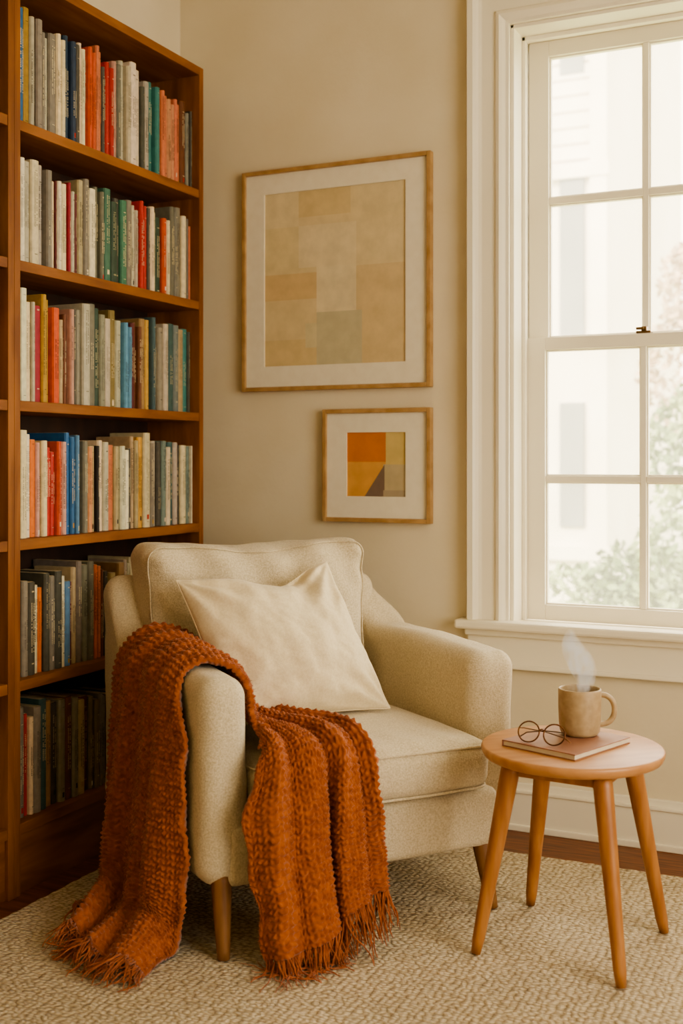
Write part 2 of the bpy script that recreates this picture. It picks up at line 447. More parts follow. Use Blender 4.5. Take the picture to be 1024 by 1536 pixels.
# per shelf: (spine start, top, colour)
rows = [
 [(33,6,'blue'),(41,8,'must'),(51,24,'lgray'),(58,28,'gray'),(67,48,'gray'),(73,56,'lgray'),(79,52,'gray'),(90,54,'cream'),(103,50,'navy'),(117,66,'dgray'),(124,66,'cream'),(136,70,'ored'),(147,68,'coral'),(158,96,'dgray'),(163,95,'red'),(175,92,'pink'),(181,94,'ggray'),(187,90,'lgray'),(199,88,'white'),(217,132,'dgray'),(222,124,'lgray'),(229,126,'teal'),(241,128,'lgray'),(247,134,'coral'),(256,145,'salm'),(267,147,'coral'),(276,150,'brown'),(283,168,'gray'),(287,170,'dgray')],
 [(34,236,'white'),(42,238,'lgray'),(52,236,'cream'),(64,250,'lgray'),(72,252,'gray'),(80,265,'cream'),(90,270,'maroon'),(93,268,'white'),(99,272,'cream'),(107,275,'crim'),(111,287,'lgray'),(116,290,'maroon'),(121,268,'beige'),(129,270,'gray'),(137,282,'white'),(147,276,'ggray'),(158,280,'green'),(168,298,'dgreen'),(178,297,'dgray'),(186,299,'green'),(195,300,'gray'),(203,303,'lgray'),(213,303,'red'),(223,312,'dgray'),(227,312,'cream'),(239,322,'dgreen'),(247,322,'ored'),(253,326,'cream'),(258,310,'ggray'),(269,312,'gray'),(276,326,'cream'),(282,330,'ggray'),(287,336,'coral')],
 [(33,430,'white'),(43,452,'cream'),(52,452,'lgray'),(57,456,'crim'),(67,444,'must'),(81,462,'ored'),(91,470,'pink'),(97,478,'beige'),(103,470,'brown'),(108,464,'pink'),(114,462,'dgray'),(119,466,'gray'),(126,452,'lgray'),(137,450,'ggray'),(147,462,'dgreen'),(155,468,'gray'),(163,474,'lgray'),(172,468,'olive'),(181,480,'lgray'),(189,486,'lblue'),(200,486,'maroon'),(206,478,'brown'),(216,478,'tan'),(224,482,'yel'),(230,478,'dteal'),(235,490,'white'),(240,488,'gray'),(247,488,'lgray'),(254,488,'dteal'),(262,488,'tgray'),(270,490,'beige'),(278,492,'teal'),(286,494,'dgray')],
 [(33,648,'cream'),(44,652,'white'),(53,660,'orange'),(62,664,'pink'),(68,660,'cream'),(76,666,'red'),(90,656,'ored'),(96,662,'pink'),(103,650,'blue'),(116,652,'lblue'),(121,668,'dgray'),(127,656,'gray'),(134,664,'salm'),(141,664,'beige'),(149,668,'dark'),(153,658,'cream'),(160,664,'lgray'),(168,664,'coral'),(177,668,'beige'),(183,666,'white'),(196,668,'dgray'),(201,656,'beige'),(211,656,'yel'),(218,652,'cream'),(227,660,'gray'),(233,660,'lgray'),(240,662,'dgray'),(246,660,'tgray'),(252,666,'cream'),(258,662,'dteal'),(265,662,'lgray'),(271,664,'dark'),(276,664,'cream'),(283,666,'tgray'),(288,668,'white')],
 [(33,864,'dark'),(37,868,'gray'),(46,870,'dgray'),(56,874,'cream'),(64,880,'orange'),(70,862,'dgray'),(78,860,'gray'),(86,858,'dgray'),(96,862,'white'),(102,868,'lblue'),(110,870,'maroon'),(115,852,'beige'),(122,840,'gray'),(137,838,'ggray'),(146,850,'orange'),(152,852,'coral'),(158,854,'brown'),(163,860,'dgray'),(170,856,'beige'),(178,846,'tan'),(188,840,'lgray'),(198,836,'cream'),(208,838,'dgreen'),(218,840,'gray'),(228,842,'beige'),(240,842,'red'),(252,842,'gray'),(266,842,'dteal'),(280,842,'lgray')],
 [(33,1060,'gray'),(42,1070,'red'),(48,1078,'cream'),(54,1056,'gray'),(64,1052,'dteal'),(74,1050,'tan'),(84,1056,'dgray'),(93,1048,'gray'),(102,1040,'brown'),(112,1042,'gray'),(120,1046,'beige'),(130,1048,'maroon'),(140,1046,'olive'),(152,1040,'gray'),(164,1036,'dgray'),(180,1036,'navy'),(196,1036,'beige'),(214,1036,'dgray'),(230,1036,'gray'),(250,1036,'brown'),(270,1036,'tan')],
]
books = Acc()
rb = random.Random(3)
def jitter(c, k=0.06):
    l = lin(c); s = 1+rb.uniform(-k*2, k*2)
    return (min(1, l[0]*s*(1+rb.uniform(-k, k))), min(1, l[1]*s*(1+rb.uniform(-k, k))), min(1, l[2]*s*(1+rb.uniform(-k, k))), 1)
def mixc(a, b, t): return tuple(a[i]*(1-t)+b[i]*t for i in range(3))+(1,)
def book(y0, y1, zb, h, colname, xf):
    c = jitter(PAL[colname]); w = y1-y0
    depth = rb.uniform(0.13, 0.165)
    xb = max(XL+0.02, xf-depth)
    y0 += 0.0008; y1 -= 0.0008
    zt = zb+h
    e = min(0.005, w*0.25)
    pr = [(xb, y0), (xf-e*1.4, y0), (xf-e*0.4, y0+e*0.6), (xf, y0+w*0.35), (xf, y1-w*0.35), (xf-e*0.4, y1-e*0.6), (xf-e*1.4, y1), (xb, y1)]
    k = len(pr)
    vs = [(x, y, zb) for x, y in pr]+[(x, y, zt) for x, y in pr]
    fs = [(i, i+1, i+1+k, i+k) for i in range(k-1)]+[(k-1, 0, k, 2*k-1)]+[tuple(range(k, 2*k))]+[tuple(range(k-1, -1, -1))]
    books.add(vs, fs, c)
    if w > 0.006:
        pc = lin('#C2B08A')
        t = 0.0018
        books.box(xb+0.004, xf-0.007, y0+t, y1-t, zt, zt+0.0006, pc)
        books.box(xb-0.001, xb, y0+t, y1-t, zb+0.003, zt-0.003, pc)
    lum = c[0]*0.3+c[1]*0.6+c[2]*0.1
    ink = mixc(c, lin('#2B231C') if lum > 0.2 else lin('#D8C79E'), rb.uniform(.4, .8))
    x = xf+0.0004
    yc = (y0+y1)/2
    def quad(ya, yb, za, zc, col):
        books.add([(x, ya, za), (x, yb, za), (x, yb, zc), (x, ya, zc)], [(0, 1, 2, 3)], col)
    st = rb.random()
    if w > 0.006:
        z = zb + h*rb.uniform(0.08, 0.2)
        ztop = zb + h*rb.uniform(0.8, 0.93)
        hw = min(w*0.12, 0.0022)
        if st < 0.8:
            cur = z + h*rb.uniform(0.05, 0.3)
            end = min(ztop, cur + h*rb.uniform(0.25, 0.6))
            lines = [yc] if w < 0.016 else [yc-hw*1.8, yc+hw*1.8]
            for ly in lines:
                cz = cur
                while cz < end:
                    l = rb.uniform(0.002, 0.004)
                    if rb.random() > 0.17: quad(ly-hw, ly+hw*rb.uniform(.6, 1), cz, cz+l, ink)
                    cz += l+0.0014
        if st > 0.4:
            for zz in (z-0.012, ztop+0.006):
                quad(y0+w*.3, y1-w*.3, zz, zz+rb.uniform(0.001, 0.004), ink)
        if rb.random() < 0.25:
            lc = jitter(rb.choice([PAL['cream'], PAL['white'], PAL['dark'], PAL['red'], PAL['must']]))
            zz = zb+h*rb.uniform(0.02, 0.1)
            quad(y0+w*.32, y1-w*.32, zz, zz+h*0.05, lc)
XS = BX-0.024
def px2y(p):
    t = (p-512)/1732.0
    z = -XS/(0.4274-0.9041*t)
    return (0.4274*t+0.9041)*z, z
for r_i, row in enumerate(rows):
    zb = boards[r_i]+0.0145
    for i, (p, yt, cn) in enumerate(row):
        pe = row[i+1][0] if i+1 < len(row) else 293
        ya, za = px2y(p); yb, zz = px2y(pe)
        zt = 1.15+(690-yt)*((za+zz)/2)/1732
        h = max(0.12, min(zt-zb+rb.uniform(-0.012, 0.006), 0.325))
        ya = max(ya, BYM+0.025); yb = min(yb, BY1-0.026)
        if yb-ya > 0.002:
            nsub = 2 if (yb-ya) > 0.034 else 1
            for q in range(nsub):
                book(ya+(yb-ya)*q/nsub, ya+(yb-ya)*(q+1)/nsub, zb, h-(0.012*q), cn, XS-rb.uniform(0, 0.018))
names = list(PAL)
for z in boards:
    y = BY0+0.027
    while y < BYM-0.05:
        w = rb.uniform(0.012, 0.034)
        if y+w > BYM-0.025: break
        book(y, y+w, z+0.0145, rb.uniform(0.22, 0.31), rb.choice(names+['cream', 'gray', 'lgray', 'lblue']), XS-rb.uniform(0, 0.014))
        y += w
books.obj_col('books', M_books)

# ------------------------------------------------------------------ pictures
def picture(name, x0, x1, z0, z1, ax0, ax1, az0, az1, cells, fw=0.0145):
    e = empty(name)
    yb = YB-0.001; yf = YB-0.028
    a = Acc()
    a.box(x0, x0+fw, yf, yb, z0, z1); a.box(x1-fw, x1, yf, yb, z0, z1)
    a.box(x0+fw, x1-fw, yf, yb, z0, z0+fw); a.box(x0+fw, x1-fw, yf, yb, z1-fw, z1)
    a.obj('moulding', M_frame, e, bev=0.002)
    m = Acc(); ym0, ym1 = YB-0.018, YB-0.012
    m.box(x0+fw, ax0, ym0, ym1, z0+fw, z1-fw); m.box(ax1, x1-fw, ym0, ym1, z0+fw, z1-fw)
    m.box(ax0, ax1, ym0, ym1, z0+fw, az0); m.box(ax0, ax1, ym0, ym1, az1, z1-fw)
    m.obj('mat_board', M_mat, e)
    p = Acc(); yp = YB-0.0125
    W, Hh = ax1-ax0, az1-az0
    p.add([(ax0, yp+0.0005, az0), (ax1, yp+0.0005, az0), (ax1, yp+0.0005, az1), (ax0, yp+0.0005, az1)], [(0, 1, 2, 3)], lin(cells[0]))
    k = 0
    for poly, col in cells[1:]:
        k += 1
        yy = yp - 0.00006*k
        p.add([(ax0+u*W, yy, az1-w*Hh) for u, w in poly], [tuple(range(len(poly)))], lin(col))
    p.obj_col('print', M_art, e)
    return e
def R(u0, v0, u1, v1): return [(u0, v1), (u1, v1), (u1, v0), (u0, v0)]
picture('framed_abstract_print', -2.019, -1.322, 1.385, 2.142, -1.935, -1.412, 1.470, 2.060,
    ['#D6C39B', (R(0, 0, .25, .2), '#D8C7A0'), (R(.25, 0, .62, .15), '#D0BA8D'), (R(.62, 0, 1, .45), '#D5C39B'), (R(0, .2, .38, .47), '#D4C297'),
     (R(.25, .2, .66, .44), '#DACAA6'), (R(0, .47, .38, .62), '#CFB385'), (R(.38, .44, .66, .7), '#DACBA8'), (R(.66, .45, 1, .7), '#CFB88E'),
     (R(0, .62, .38, .85), '#D4C096'), (R(.0, .85, .38, 1), '#D0B98B'), (R(.38, .7, .70, 1), '#C0B696'), (R(.70, .68, 1, 1), '#D0B98E'), (R(.3, .76, .38, .9), '#CDC09A')])
picture('framed_geometric_print', -1.709, -1.322, 0.945, 1.319, -1.623, -1.412, 1.030, 1.241,
    ['#CC8E44', (R(0, 0, .66, .46), '#C67838'), (R(.66, 0, 1, .5), '#CAB274'), (R(0, .46, .66, 1), '#D09A52'), (R(.62, .5, 1, 1), '#B8A884'),
     ([(.30, 1), (.64, 1), (.64, .5)], '#7C6858'), ([(.62, 1), (1, 1), (1, .9), (.62, .9)], '#A8987E')])

# ------------------------------------------------------------------ armchair
CH = (-1.396, 2.216, 0); CR = math.radians(50.3)
chair = empty('armchair', CH, CR)
SH = 0.05/0.77
def sm(a, b, t):
    t = max(0, min(1, (t-a)/(b-a))); return t*t*(3-2*t)
def shear(p): return Vector((p.x-SH*p.y, p.y, p.z))
def wob(p, amp=0.003, s=7, seed=0):
    q = Vector((p.x*s+seed, p.y*s, p.z*s))
    return Vector((mn.noise(q), mn.noise(q+Vector((31, 7, 3))), mn.noise(q+Vector((5, 77, 13)))))*amp
LZ = 0.172
def arm_def(side):
    def g(p, u):
        k = (p.z-LZ)/(0.65-LZ)
        if side == 1: rise = 0.135*sm(0.60, 0.735, p.y) + 0.014*sm(0.0, 0.4, p.y)
        else: rise = 0.160*sm(0.575, 0.705, p.y) + 0.014*sm(0.0, 0.4, p.y)
        p.z = LZ + k*(0.65-LZ+rise)
        if side == 1: p.x += 0.012*sm(0.3, 0.65, p.z) - 0.055*sm(0.655, 0.76, p.z)*sm(0.55, 0.7, p.y)
        else: p.x -= 0.004*sm(0.3, 0.65, p.z)
        p.y += 0.02*sm(0.65, 0.85, p.z)*sm(0.5, 0.7, p.y)
        return shear(p+wob(p, 0.004, 7, side*9)+wob(p, 0.0015, 20, side*5))
    return g
rbox('arm_1', 0.006, 0.124, 0.0, 0.77, LZ, 0.65, 0.048, M_linen, chair, K=7, M=36, deform=arm_def(0))
rbox('arm_2', 0.748, 0.885, 0.06, 0.77, LZ, 0.65, 0.048, M_linen, chair, K=7, M=36, deform=arm_def(1))
def soft(seed, amp=0.003):
    return lambda p, u: shear(p+wob(p, amp, 7, seed))
rbox('back_frame', 0.05, 0.83, 0.67, 0.785, LZ, 0.805, 0.05, M_linen, chair, K=6, M=20, deform=soft(3))
rbox('base_rail', 0.06, 0.79, -0.005, 0.70, LZ, 0.318, 0.022, M_linen, chair, K=4, M=24, deform=soft(5, 0.004))
def seat_def(p, u):
    crown = (1-abs(u[0])**2.5)*(1-abs(u[1])**2.5)
    if u[2] > 0: p.z += 0.024*crown*max(0, u[2])
    if u[1] < -0.7: p.y -= 0.014*(1-u[0]**4)*(1-u[2]**2)
    p += wob(p, 0.007, 5, 21)*0.8
    p.z += 0.004*math.sin(p.x*60+4*p.y*8)*max(0, -u[1]-0.3)*max(0, u[2])
    return shear(p)
rbox('seat_cushion', 0.125, 0.755, -0.03, 0.60, 0.320, 0.452, 0.042, M_linen, chair, K=7, M=36, deform=seat_def)
def cushion_piping(name, x0, x1, y0, y1, z, r, rad):
    pts = []
    for (cx, cy, a0) in ((x1-r, y0+r, -90), (x1-r, y1-r, 0), (x0+r, y1-r, 90), (x0+r, y0+r, 180)):
        for i in range(9):
            a = math.radians(a0+90*i/8); pts.append((cx+r*math.cos(a), cy+r*math.sin(a)))
    P = []
    for i in range(len(pts)):
        x, y = pts[i]; X, Y = pts[(i+1) % len(pts)]
        m = max(1, int(math.hypot(X-x, Y-y)/0.02))
        for k in range(m):
            P.append((x+(X-x)*k/m, y+(Y-y)*k/m))
    P3 = []
    for x, y in P:
        p = Vector((x, y, z)); ux = (x-(x0+x1)/2)/((x1-x0)/2)
        if y < y0+0.06: p.y -= 0.005*(1-ux**4)
        p += wob(p, 0.007, 5, 21)*0.8
        P3.append(shear(p))
    tube(name, P3, rad, M_linen, chair, sides=8, closed=True)
cushion_piping('seat_piping_top', 0.129, 0.751, -0.027, 0.596, 0.437, 0.045, 0.0038)
cushion_piping('seat_piping_bottom', 0.129, 0.751, -0.027, 0.596, 0.334, 0.045, 0.0036)
def back_def(p, u):
    k = (p.z-0.44)/(0.92-0.44)
    cx = 0.375
    p.x = cx+(p.x-cx)*(0.93+0.07*sm(0.2, 0.75, k))
    p.y += 0.055*k
    b = (1-abs(u[0])**2.2)*(1-abs(u[2])**2.4)
    if u[1] < 0: p.y -= 0.032*b
    if u[2] > 0.5: p.z -= 0.010*(1-u[0]**2) - 0.006*abs(u[0])
    p += wob(p, 0.014, 4.5, 55)+wob(p, 0.006, 13, 8)
    cr = math.sin(p.x*42+1.5*math.sin(p.z*14))*max(0, k-0.60)*2.5
    if u[1] < 0: p.y += 0.010*cr
    p.y += 0.006*math.sin((p.x+p.z)*70)*max(0, abs(u[0])-0.6)*max(0, u[2])*2
    return shear(p)
rbox('back_cushion', 0.065, 0.735, 0.515, 0.675, 0.43, 0.915, 0.046, M_linen, chair, K=7, M=44, deform=back_def)
def back_pipe():
    x0, x1, z0, z1, r = 0.071, 0.729, 0.5, 0.908, 0.040
    pts = []
    def addseg(ax, az, bx, bz, n):
        for i in range(n): pts.append((ax+(bx-ax)*i/n, az+(bz-az)*i/n))
    addseg(x0, z0, x0, z1-r, 20)
    for i in range(8):
        a = math.radians(180-90*i/8); pts.append((x0+r+r*math.cos(a), z1-r+r*math.sin(a)))
    addseg(x0+r, z1, x1-r, z1, 40)
    for i in range(8):
        a = math.radians(90-90*i/8); pts.append((x1-r+r*math.cos(a), z1-r+r*math.sin(a)))
    addseg(x1, z1-r, x1, z0, 20)
    P = []
    for x, z in pts:
        u = ((x-0.400)/0.335, -0.75, (z-0.6725)/0.2425)
        P.append(back_def(Vector((x, 0.530, z)), u))
    tube('back_seam', P, 0.0022, M_linen, chair, sides=8)
back_pipe()
def cleg(nm, x, y, dx, dy):
    n = 10
    z0 = RUGZ+0.0015
    pts = [Vector((x+dx*(1-t), y+dy*(1-t), z0+(0.20-z0)*t)) for t in [i/n for i in range(n+1)]]
    rad = [0.0145+0.011*i/n for i in range(n+1)]
    tube(nm, [shear(p) for p in pts], rad, M_leg, chair, sides=20)
cleg('leg_1', 0.058, 0.028, -0.008, -0.034); cleg('leg_2', 0.752, 0.030, 0.014, -0.034)
cleg('leg_3', 0.06, 0.70, -0.01, 0.015); cleg('leg_4', 0.80, 0.70, 0.012, 0.015)

# ------------------------------------------------------------------ pillow
def pillow():
    e = empty('throw_pillow', CH, CR)
    TL, TR, BR, BL = [Vector(p) for p in ((0.070, 0.425, 0.834), (0.518, 0.465, 0.866), (0.618, 0.270, 0.482), (0.15, 0.250, 0.478))]
    N = 80
    nrm = ((TR-TL).cross(BL-TL)).normalized()
    if nrm.y > 0: nrm = -nrm
    verts = []; faces = []
    idx = {}
    for s in (1, -1):
        for i in range(N+1):
            for j in range(N+1):
                edge = i in (0, N) or j in (0, N)
                if s == -1 and edge:
                    idx[(s, i, j)] = idx[(1, i, j)]; continue
                u = -math.cos(math.pi*i/N); v = -math.cos(math.pi*j/N)
                uu = u*(1-0.055*(1-v*v)); vv = v*(1-0.055*(1-u*u))
                vv += 0.22*math.exp(-((u-0.22)/0.42)**2)*((1-v)/2)**2
                a, b = (uu+1)/2, (vv+1)/2
                p = TL*(1-a)*(1-b)+TR*a*(1-b)+BR*a*b+BL*(1-a)*b
                T = 0.110 if s == 1 else 0.075
                t = ((1-u*u)**0.5)*((1-v*v)**0.5)*T
                w = 0.010*mn.noise(Vector((u*2.2, v*2.2, s*3.0)))+0.007*mn.noise(Vector((u*5, v*3, s*7.0+2)))+0.003*mn.noise(Vector((u*11, v*9, s*2.0+2)))
                cr = 0.034*math.exp(-((u-0.20+0.30*v)**2)/0.03)*math.exp(-((v+1)**2)/0.5)
                for (cu, cv) in ((-1, -1), (1, -1), (1, 1), (-1, 1)):
                    d = math.hypot(u-cu, v-cv); an = math.atan2(v-cv, u-cu)
                    w += 0.007*math.sin(an*11+cu)*math.exp(-((d-0.45)/0.3)**2)
                tt = t+(w*min(1, t/0.03)) - (cr if s == 1 else 0)*min(1, t/0.03)
                q = p+nrm*tt*s
                idx[(s, i, j)] = len(verts); verts.append(q)
    for s in (1, -1):
        for i in range(N):
            for j in range(N):
                q = (idx[(s, i, j)], idx[(s, i+1, j)], idx[(s, i+1, j+1)], idx[(s, i, j+1)])
                faces.append(q if s == 1 else q[::-1])
    mesh_obj('cover', verts, faces, M_pillow, e, smooth=True)
    ring = [idx[(1, i, 0)] for i in range(N)]+[idx[(1, N, j)] for j in range(N)]+[idx[(1, i, N)] for i in range(N, 0, -1)]+[idx[(1, 0, j)] for j in range(N, 0, -1)]
    pts = []
    for k in ring:
        if not pts or (verts[k]-pts[-1]).length > 0.004: pts.append(verts[k])
    tube('seam', pts, 0.0020, M_pillow, e, sides=6, closed=True)
pillow()

# ------------------------------------------------------------------ knitted throw
def throw():
    e = empty('throw_blanket', CH, CR)
    S = [
     [(-.165,.33,.028),(-.20,.25,.035),(-.215,.16,.03),(-.19,.06,.035),(-.14,-.02,.028)],
     [(-.10,.41,.035),(-.135,.32,.07),(-.14,.21,.035),(-.12,.11,.07),(-.08,.035,.03)],
     [(-.05,.48,.06),(-.080,.37,.11),(-.070,.26,.065),(-.07,.15,.11),(-.032,.05,.06)],
     [(-.025,.53,.18),(-.065,.42,.2),(-.035,.30,.2),(-.06,.17,.2),(-.022,.06,.19)],
     [(-.020,.54,.35),(-.05,.42,.35),(-.028,.31,.35),(-.045,.18,.35),(-.018,.06,.35)],
     [(-.016,.54,.52),(-.035,.42,.52),(-.022,.31,.52),(-.035,.19,.52),(-.018,.07,.52)],
     [(-.008,.525,.63),(-.02,.42,.64),(-.014,.31,.635),(-.02,.20,.635),(-.012,.10,.62)],
     [(.06,.50,.70),(.06,.41,.695),(.06,.31,.69),(.06,.22,.685),(.06,.125,.675)],
     [(.150,.45,.665),(.140,.38,.66),(.138,.29,.655),(.138,.2,.65),(.136,.09,.635)],
     [(.215,.37,.57),(.190,.30,.56),(.175,.22,.55),(.163,.14,.545),(.148,.04,.53)],
     [(.300,.25,.508),(.255,.19,.512),(.215,.13,.51),(.178,.07,.515),(.138,-.01,.505)],
     [(.375,.11,.495),(.32,.07,.505),(.255,.03,.50),(.19,-.01,.505),(.12,-.04,.485)],
     [(.388,.0,.478),(.335,-.025,.485),(.265,-.045,.475),(.19,-.055,.47),(.098,-.06,.45)],
     [(.388,-.055,.38),(.335,-.078,.38),(.27,-.06,.38),(.19,-.085,.37),(.080,-.065,.36)],
     [(.388,-.06,.26),(.338,-.095,.25),(.275,-.065,.24),(.195,-.10,.22),(.084,-.070,.20)],
     [(.398,-.06,.165),(.345,-.11,.135),(.285,-.085,.095),(.21,-.13,.065),(.115,-.095,.045)],
    ]
    C = np.array(S, dtype=float)
    def cr(P, t):
        n = P.shape[0]
        Pe = np.concatenate([2*P[:1]-P[1:2], P, 2*P[-1:]-P[-2:-1]], 0)
        i = np.clip(np.floor(t).astype(int), 0, n-2); f = (t-i).reshape((-1,)+(1,)*(P.ndim-1))
        p0, p1, p2, p3 = Pe[i], Pe[i+1], Pe[i+2], Pe[i+3]
        return 0.5*((2*p1)+(-p0+p2)*f+(2*p0-5*p1+4*p2-p3)*f**2+(-p0+3*p1-3*p2+p3)*f**3)
    NU, NV = 760, 190
    tt = np.linspace(0, C.shape[0]-1, 2000)
    cc = cr(C, tt); dl = np.linalg.norm(np.diff(cc[:, 2], axis=0), axis=1); sl = np.concatenate([[0], np.cumsum(dl)])
    ts = np.interp(np.linspace(0, sl[-1], NU), sl, tt)
    G = cr(C, ts)
    G = np.swapaxes(cr(np.swapaxes(G, 0, 1), np.linspace(0, 4, NV)), 0, 1)
    length = sl[-1]
    U = np.linspace(0, length, NU)[:, None]; V = np.linspace(0, 0.42, NV)[None, :]
    vn = np.linspace(0, 1, NV)[None, :]
    st = ts[:, None]
    def normals(P):
        du = np.gradient(P, axis=0); dv = np.gradient(P, axis=1)
        N_ = np.cross(du, dv); N_ /= np.linalg.norm(N_, axis=2, keepdims=True)+1e-9
        return N_, dv
    Nn, dv = normals(G)
    mid = int(NU*0.45)
    sgn = -1.0 if Nn[mid, NV//2, 2] < 0 else 1.0
    Nn = Nn*sgn
    amp = 0.012+0.016*np.clip((st-9.5)/3, 0, 1)+0.018*np.clip((5-st)/3, 0, 1)
    ph = vn+0.035*np.sin(2.1*U+1)+0.02*np.sin(5.3*U)
    w1 = 0.5+0.5*np.sin(2*np.pi*3.6*ph+0.5)
    w2 = 0.5+0.5*np.sin(2*np.pi*6.3*ph-1.2*U+1.3)
    fold = amp*(w1**1.5)+0.4*amp*w2
    G2 = G+Nn*fold[:, :, None]
    N2, dv2 = normals(G2); N2 = N2*sgn
    # chunky stitches: columns of paired slanted loops, broken up with a boucle noise
    col = 0.019
    rel = np.zeros((NU, NV))
    for i in range(NU):
        uu = U[i, 0]
        for j in range(NV):
            vv = V[0, j]+0.0022*math.sin(uu*45+3)
            kc = math.floor(vv/col); fr_ = vv/col-kc
            x = (abs(fr_-0.5)*2)
            s_ = uu + 0.008*abs(fr_-0.5)*2 + 0.004*mn.noise(Vector((uu*30, vv*30, 4)))
            ss = 0.5+0.5*math.cos(2*math.pi*s_/0.0145)
            loop = (math.sin(math.pi*min(1, x*0.95+0.05))**0.7)*(0.2+0.8*ss)
            rel[i, j] = loop + 0.40*mn.noise(Vector((uu*140, vv*140, 1.5))) + 0.22*mn.noise(Vector((uu*320, vv*320, 7.5)))
    disp = 0.0080*rel
    P = G2+N2*disp[:, :, None]
    edgew = 0.007*np.sin(U*22)+0.005*np.sin(U*51+1)
    dvn = dv/(np.linalg.norm(dv, axis=2, keepdims=True)+1e-9)
    P += dvn*(edgew[:, :, None])*(np.abs(vn-0.5)*2)[:, :, None]**3
    P[:, :, 2] = np.maximum(P[:, :, 2], RUGZ+0.008)
    Q = P-N2*0.013
    Q[:, :, 2] = np.maximum(Q[:, :, 2], RUGZ+0.001)
    def sh(A):
        A = A.copy(); A[..., 0] -= SH*A[..., 1]; return A
    P = sh(P); Q = sh(Q)
    verts = P.reshape(-1, 3).tolist()+Q.reshape(-1, 3).tolist()
    off = NU*NV; faces = []
    for i in range(NU-1):
        for j in range(NV-1):
            a = i*NV+j
            faces.append((a, a+1, a+NV+1, a+NV)); faces.append((off+a, off+a+NV, off+a+NV+1, off+a+1))
    for i in range(NU-1):
        a = i*NV; faces.append((a, a+NV, off+a+NV, off+a)); a = i*NV+NV-1; faces.append((a, off+a, off+a+NV, a+NV))
    for j in range(NV-1):
        a = j; faces.append((a, off+a, off+a+1, a+1)); a = (NU-1)*NV+j; faces.append((a, a+1, off+a+1, off+a))
    M_knit = mat('rust_wool', '#8C4820', '#B26636', scale=60, detail=5, rough=0.97, bump=0.6, bdist=0.002, bscale=420, sheen=0.3, lo=0.3, hi=0.7, spec=0.08)
    mesh_obj('knit_body', verts, faces, M_knit, e, smooth=True)
    fr = Acc(); rf = random.Random(11)
    def strand(p, d, L, drop, r0):
        pts = []; p = Vector(p); d = Vector(d).normalized(); n = 10
        cur = p.copy(); dirn = d.copy()
        for i in range(n+1):
            pts.append(cur.copy())
            dirn = (dirn+Vector((rf.uniform(-.25, .25), rf.uniform(-.25, .25), rf.uniform(-.15, .15)-drop))).normalized()
            cur = cur+dirn*L/n
            if cur.z < RUGZ+0.004:
                cur.z = RUGZ+0.004+rf.uniform(0, .003); dirn.z = 0
        rad = [r0*(1-0.6*(i/n)) for i in range(n+1)]
        v, f = tube_geo(pts, rad, 5)
        fr.add(v, f)
    for j in range(0, NV, 2):
        clump = math.sin(j*0.55)
        for rep in range(3):
            b = P[0, j]*0.7+Q[0, j]*0.3; d = P[0, j]-P[8, j]; d[2] *= 0.3
            d = d/np.linalg.norm(d)
            strand(b, (d[0]+rf.uniform(-.5, .5), d[1]+rf.uniform(-.5, .5)-.2, d[2]), rf.uniform(.04, .10), 0.05, rf.uniform(.0014, .003))
            b = P[-1, j]*0.6+Q[-1, j]*0.4
            strand(b, (rf.uniform(-.2, .2)+.15*clump, rf.uniform(-.5, .0), -1), rf.uniform(.06, .125), 0.1, rf.uniform(.0014, .003))
    fr.obj('fringe', M_knit, e, smooth=True)
    fz = Acc()
    for q in range(22000):
        i = rf.randrange(0, NU); j = rf.randrange(0, NV)
        if rf.random() < 0.15: j = rf.choice((0, NV-1))
        p = Vector(P[i, j]); n_ = Vector(N2[i, j])
        t1 = Vector((rf.uniform(-1, 1), rf.uniform(-1, 1), rf.uniform(-1, 1)))
        d = (n_*0.6+t1*1.0).normalized(); L = rf.uniform(.003, .007)
        side = d.cross(t1).normalized()*0.0004
        tip = p+d*L*0.6+(d+t1*0.7).normalized()*L*0.5
        tip.z = max(tip.z, RUGZ+0.002)
        m_ = p+d*L*0.6
        fz.add([p-side, p+side, m_+side*.8, m_-side*.8, tip], [(0, 1, 2, 3), (3, 2, 4)])
    fz.obj('wool_fuzz', M_knit, e)
throw()

# ------------------------------------------------------------------ side table
def side_table():
    cx, cy = -0.669, 2.680
    e = empty('side_table', (cx, cy, 0), math.radians(39.6))
    zt, th, R_ = 0.481, 0.026, 0.212
    prof = [(0, zt), (R_-0.006, zt), (R_-0.002, zt-0.002), (R_, zt-0.006), (R_-0.001, zt-0.013), (R_-0.006, zt-th+0.003), (R_-0.012, zt-th), (0, zt-th)]
    lathe('top', prof, M_table, e, seg=96)
    z0_ = RUGZ+0.0025
    for k in range(4):
        a = math.radians(90*k); c, s = math.cos(a), math.sin(a)
        n = 14; pts = []; rad = []
        for i in range(n+1):
            t = i/n; r = 0.240+(0.150-0.240)*t
            pts.append((r*c, r*s, z0_+(zt-th+0.002-z0_)*t))
            rad.append(0.0135+0.0085*min(1, t*1.15))
        rad[0] = 0.011
        tube('leg_%d' % (k+1), pts, rad, M_tleg, e, sides=24)
    for k in range(4):
        a0 = math.radians(90*k); a1 = math.radians(90*(k+1)); r = 0.150
        p0 = Vector((r*math.cos(a0), r*math.sin(a0), 0)); p1 = Vector((r*math.cos(a1), r*math.sin(a1), 0))
        d = (p1-p0).normalized(); nn = Vector((d.y, -d.x, 0))
        z0, z1 = zt-th-0.034, zt-th
        v = []
        for p in (p0, p1):
            for o in (-0.008, 0.008):
                for z in (z0, z1): v.append((p.x+nn.x*o, p.y+nn.y*o, z))
        bevel(mesh_obj('apron_%d' % (k+1), v, BOXF, M_tleg, e), 0.002)
    return zt
TZ = side_table()
nb = empty('notebook', (-0.682, 2.680, TZ), math.radians(-19.5))
hx, hy = 0.1, 0.116
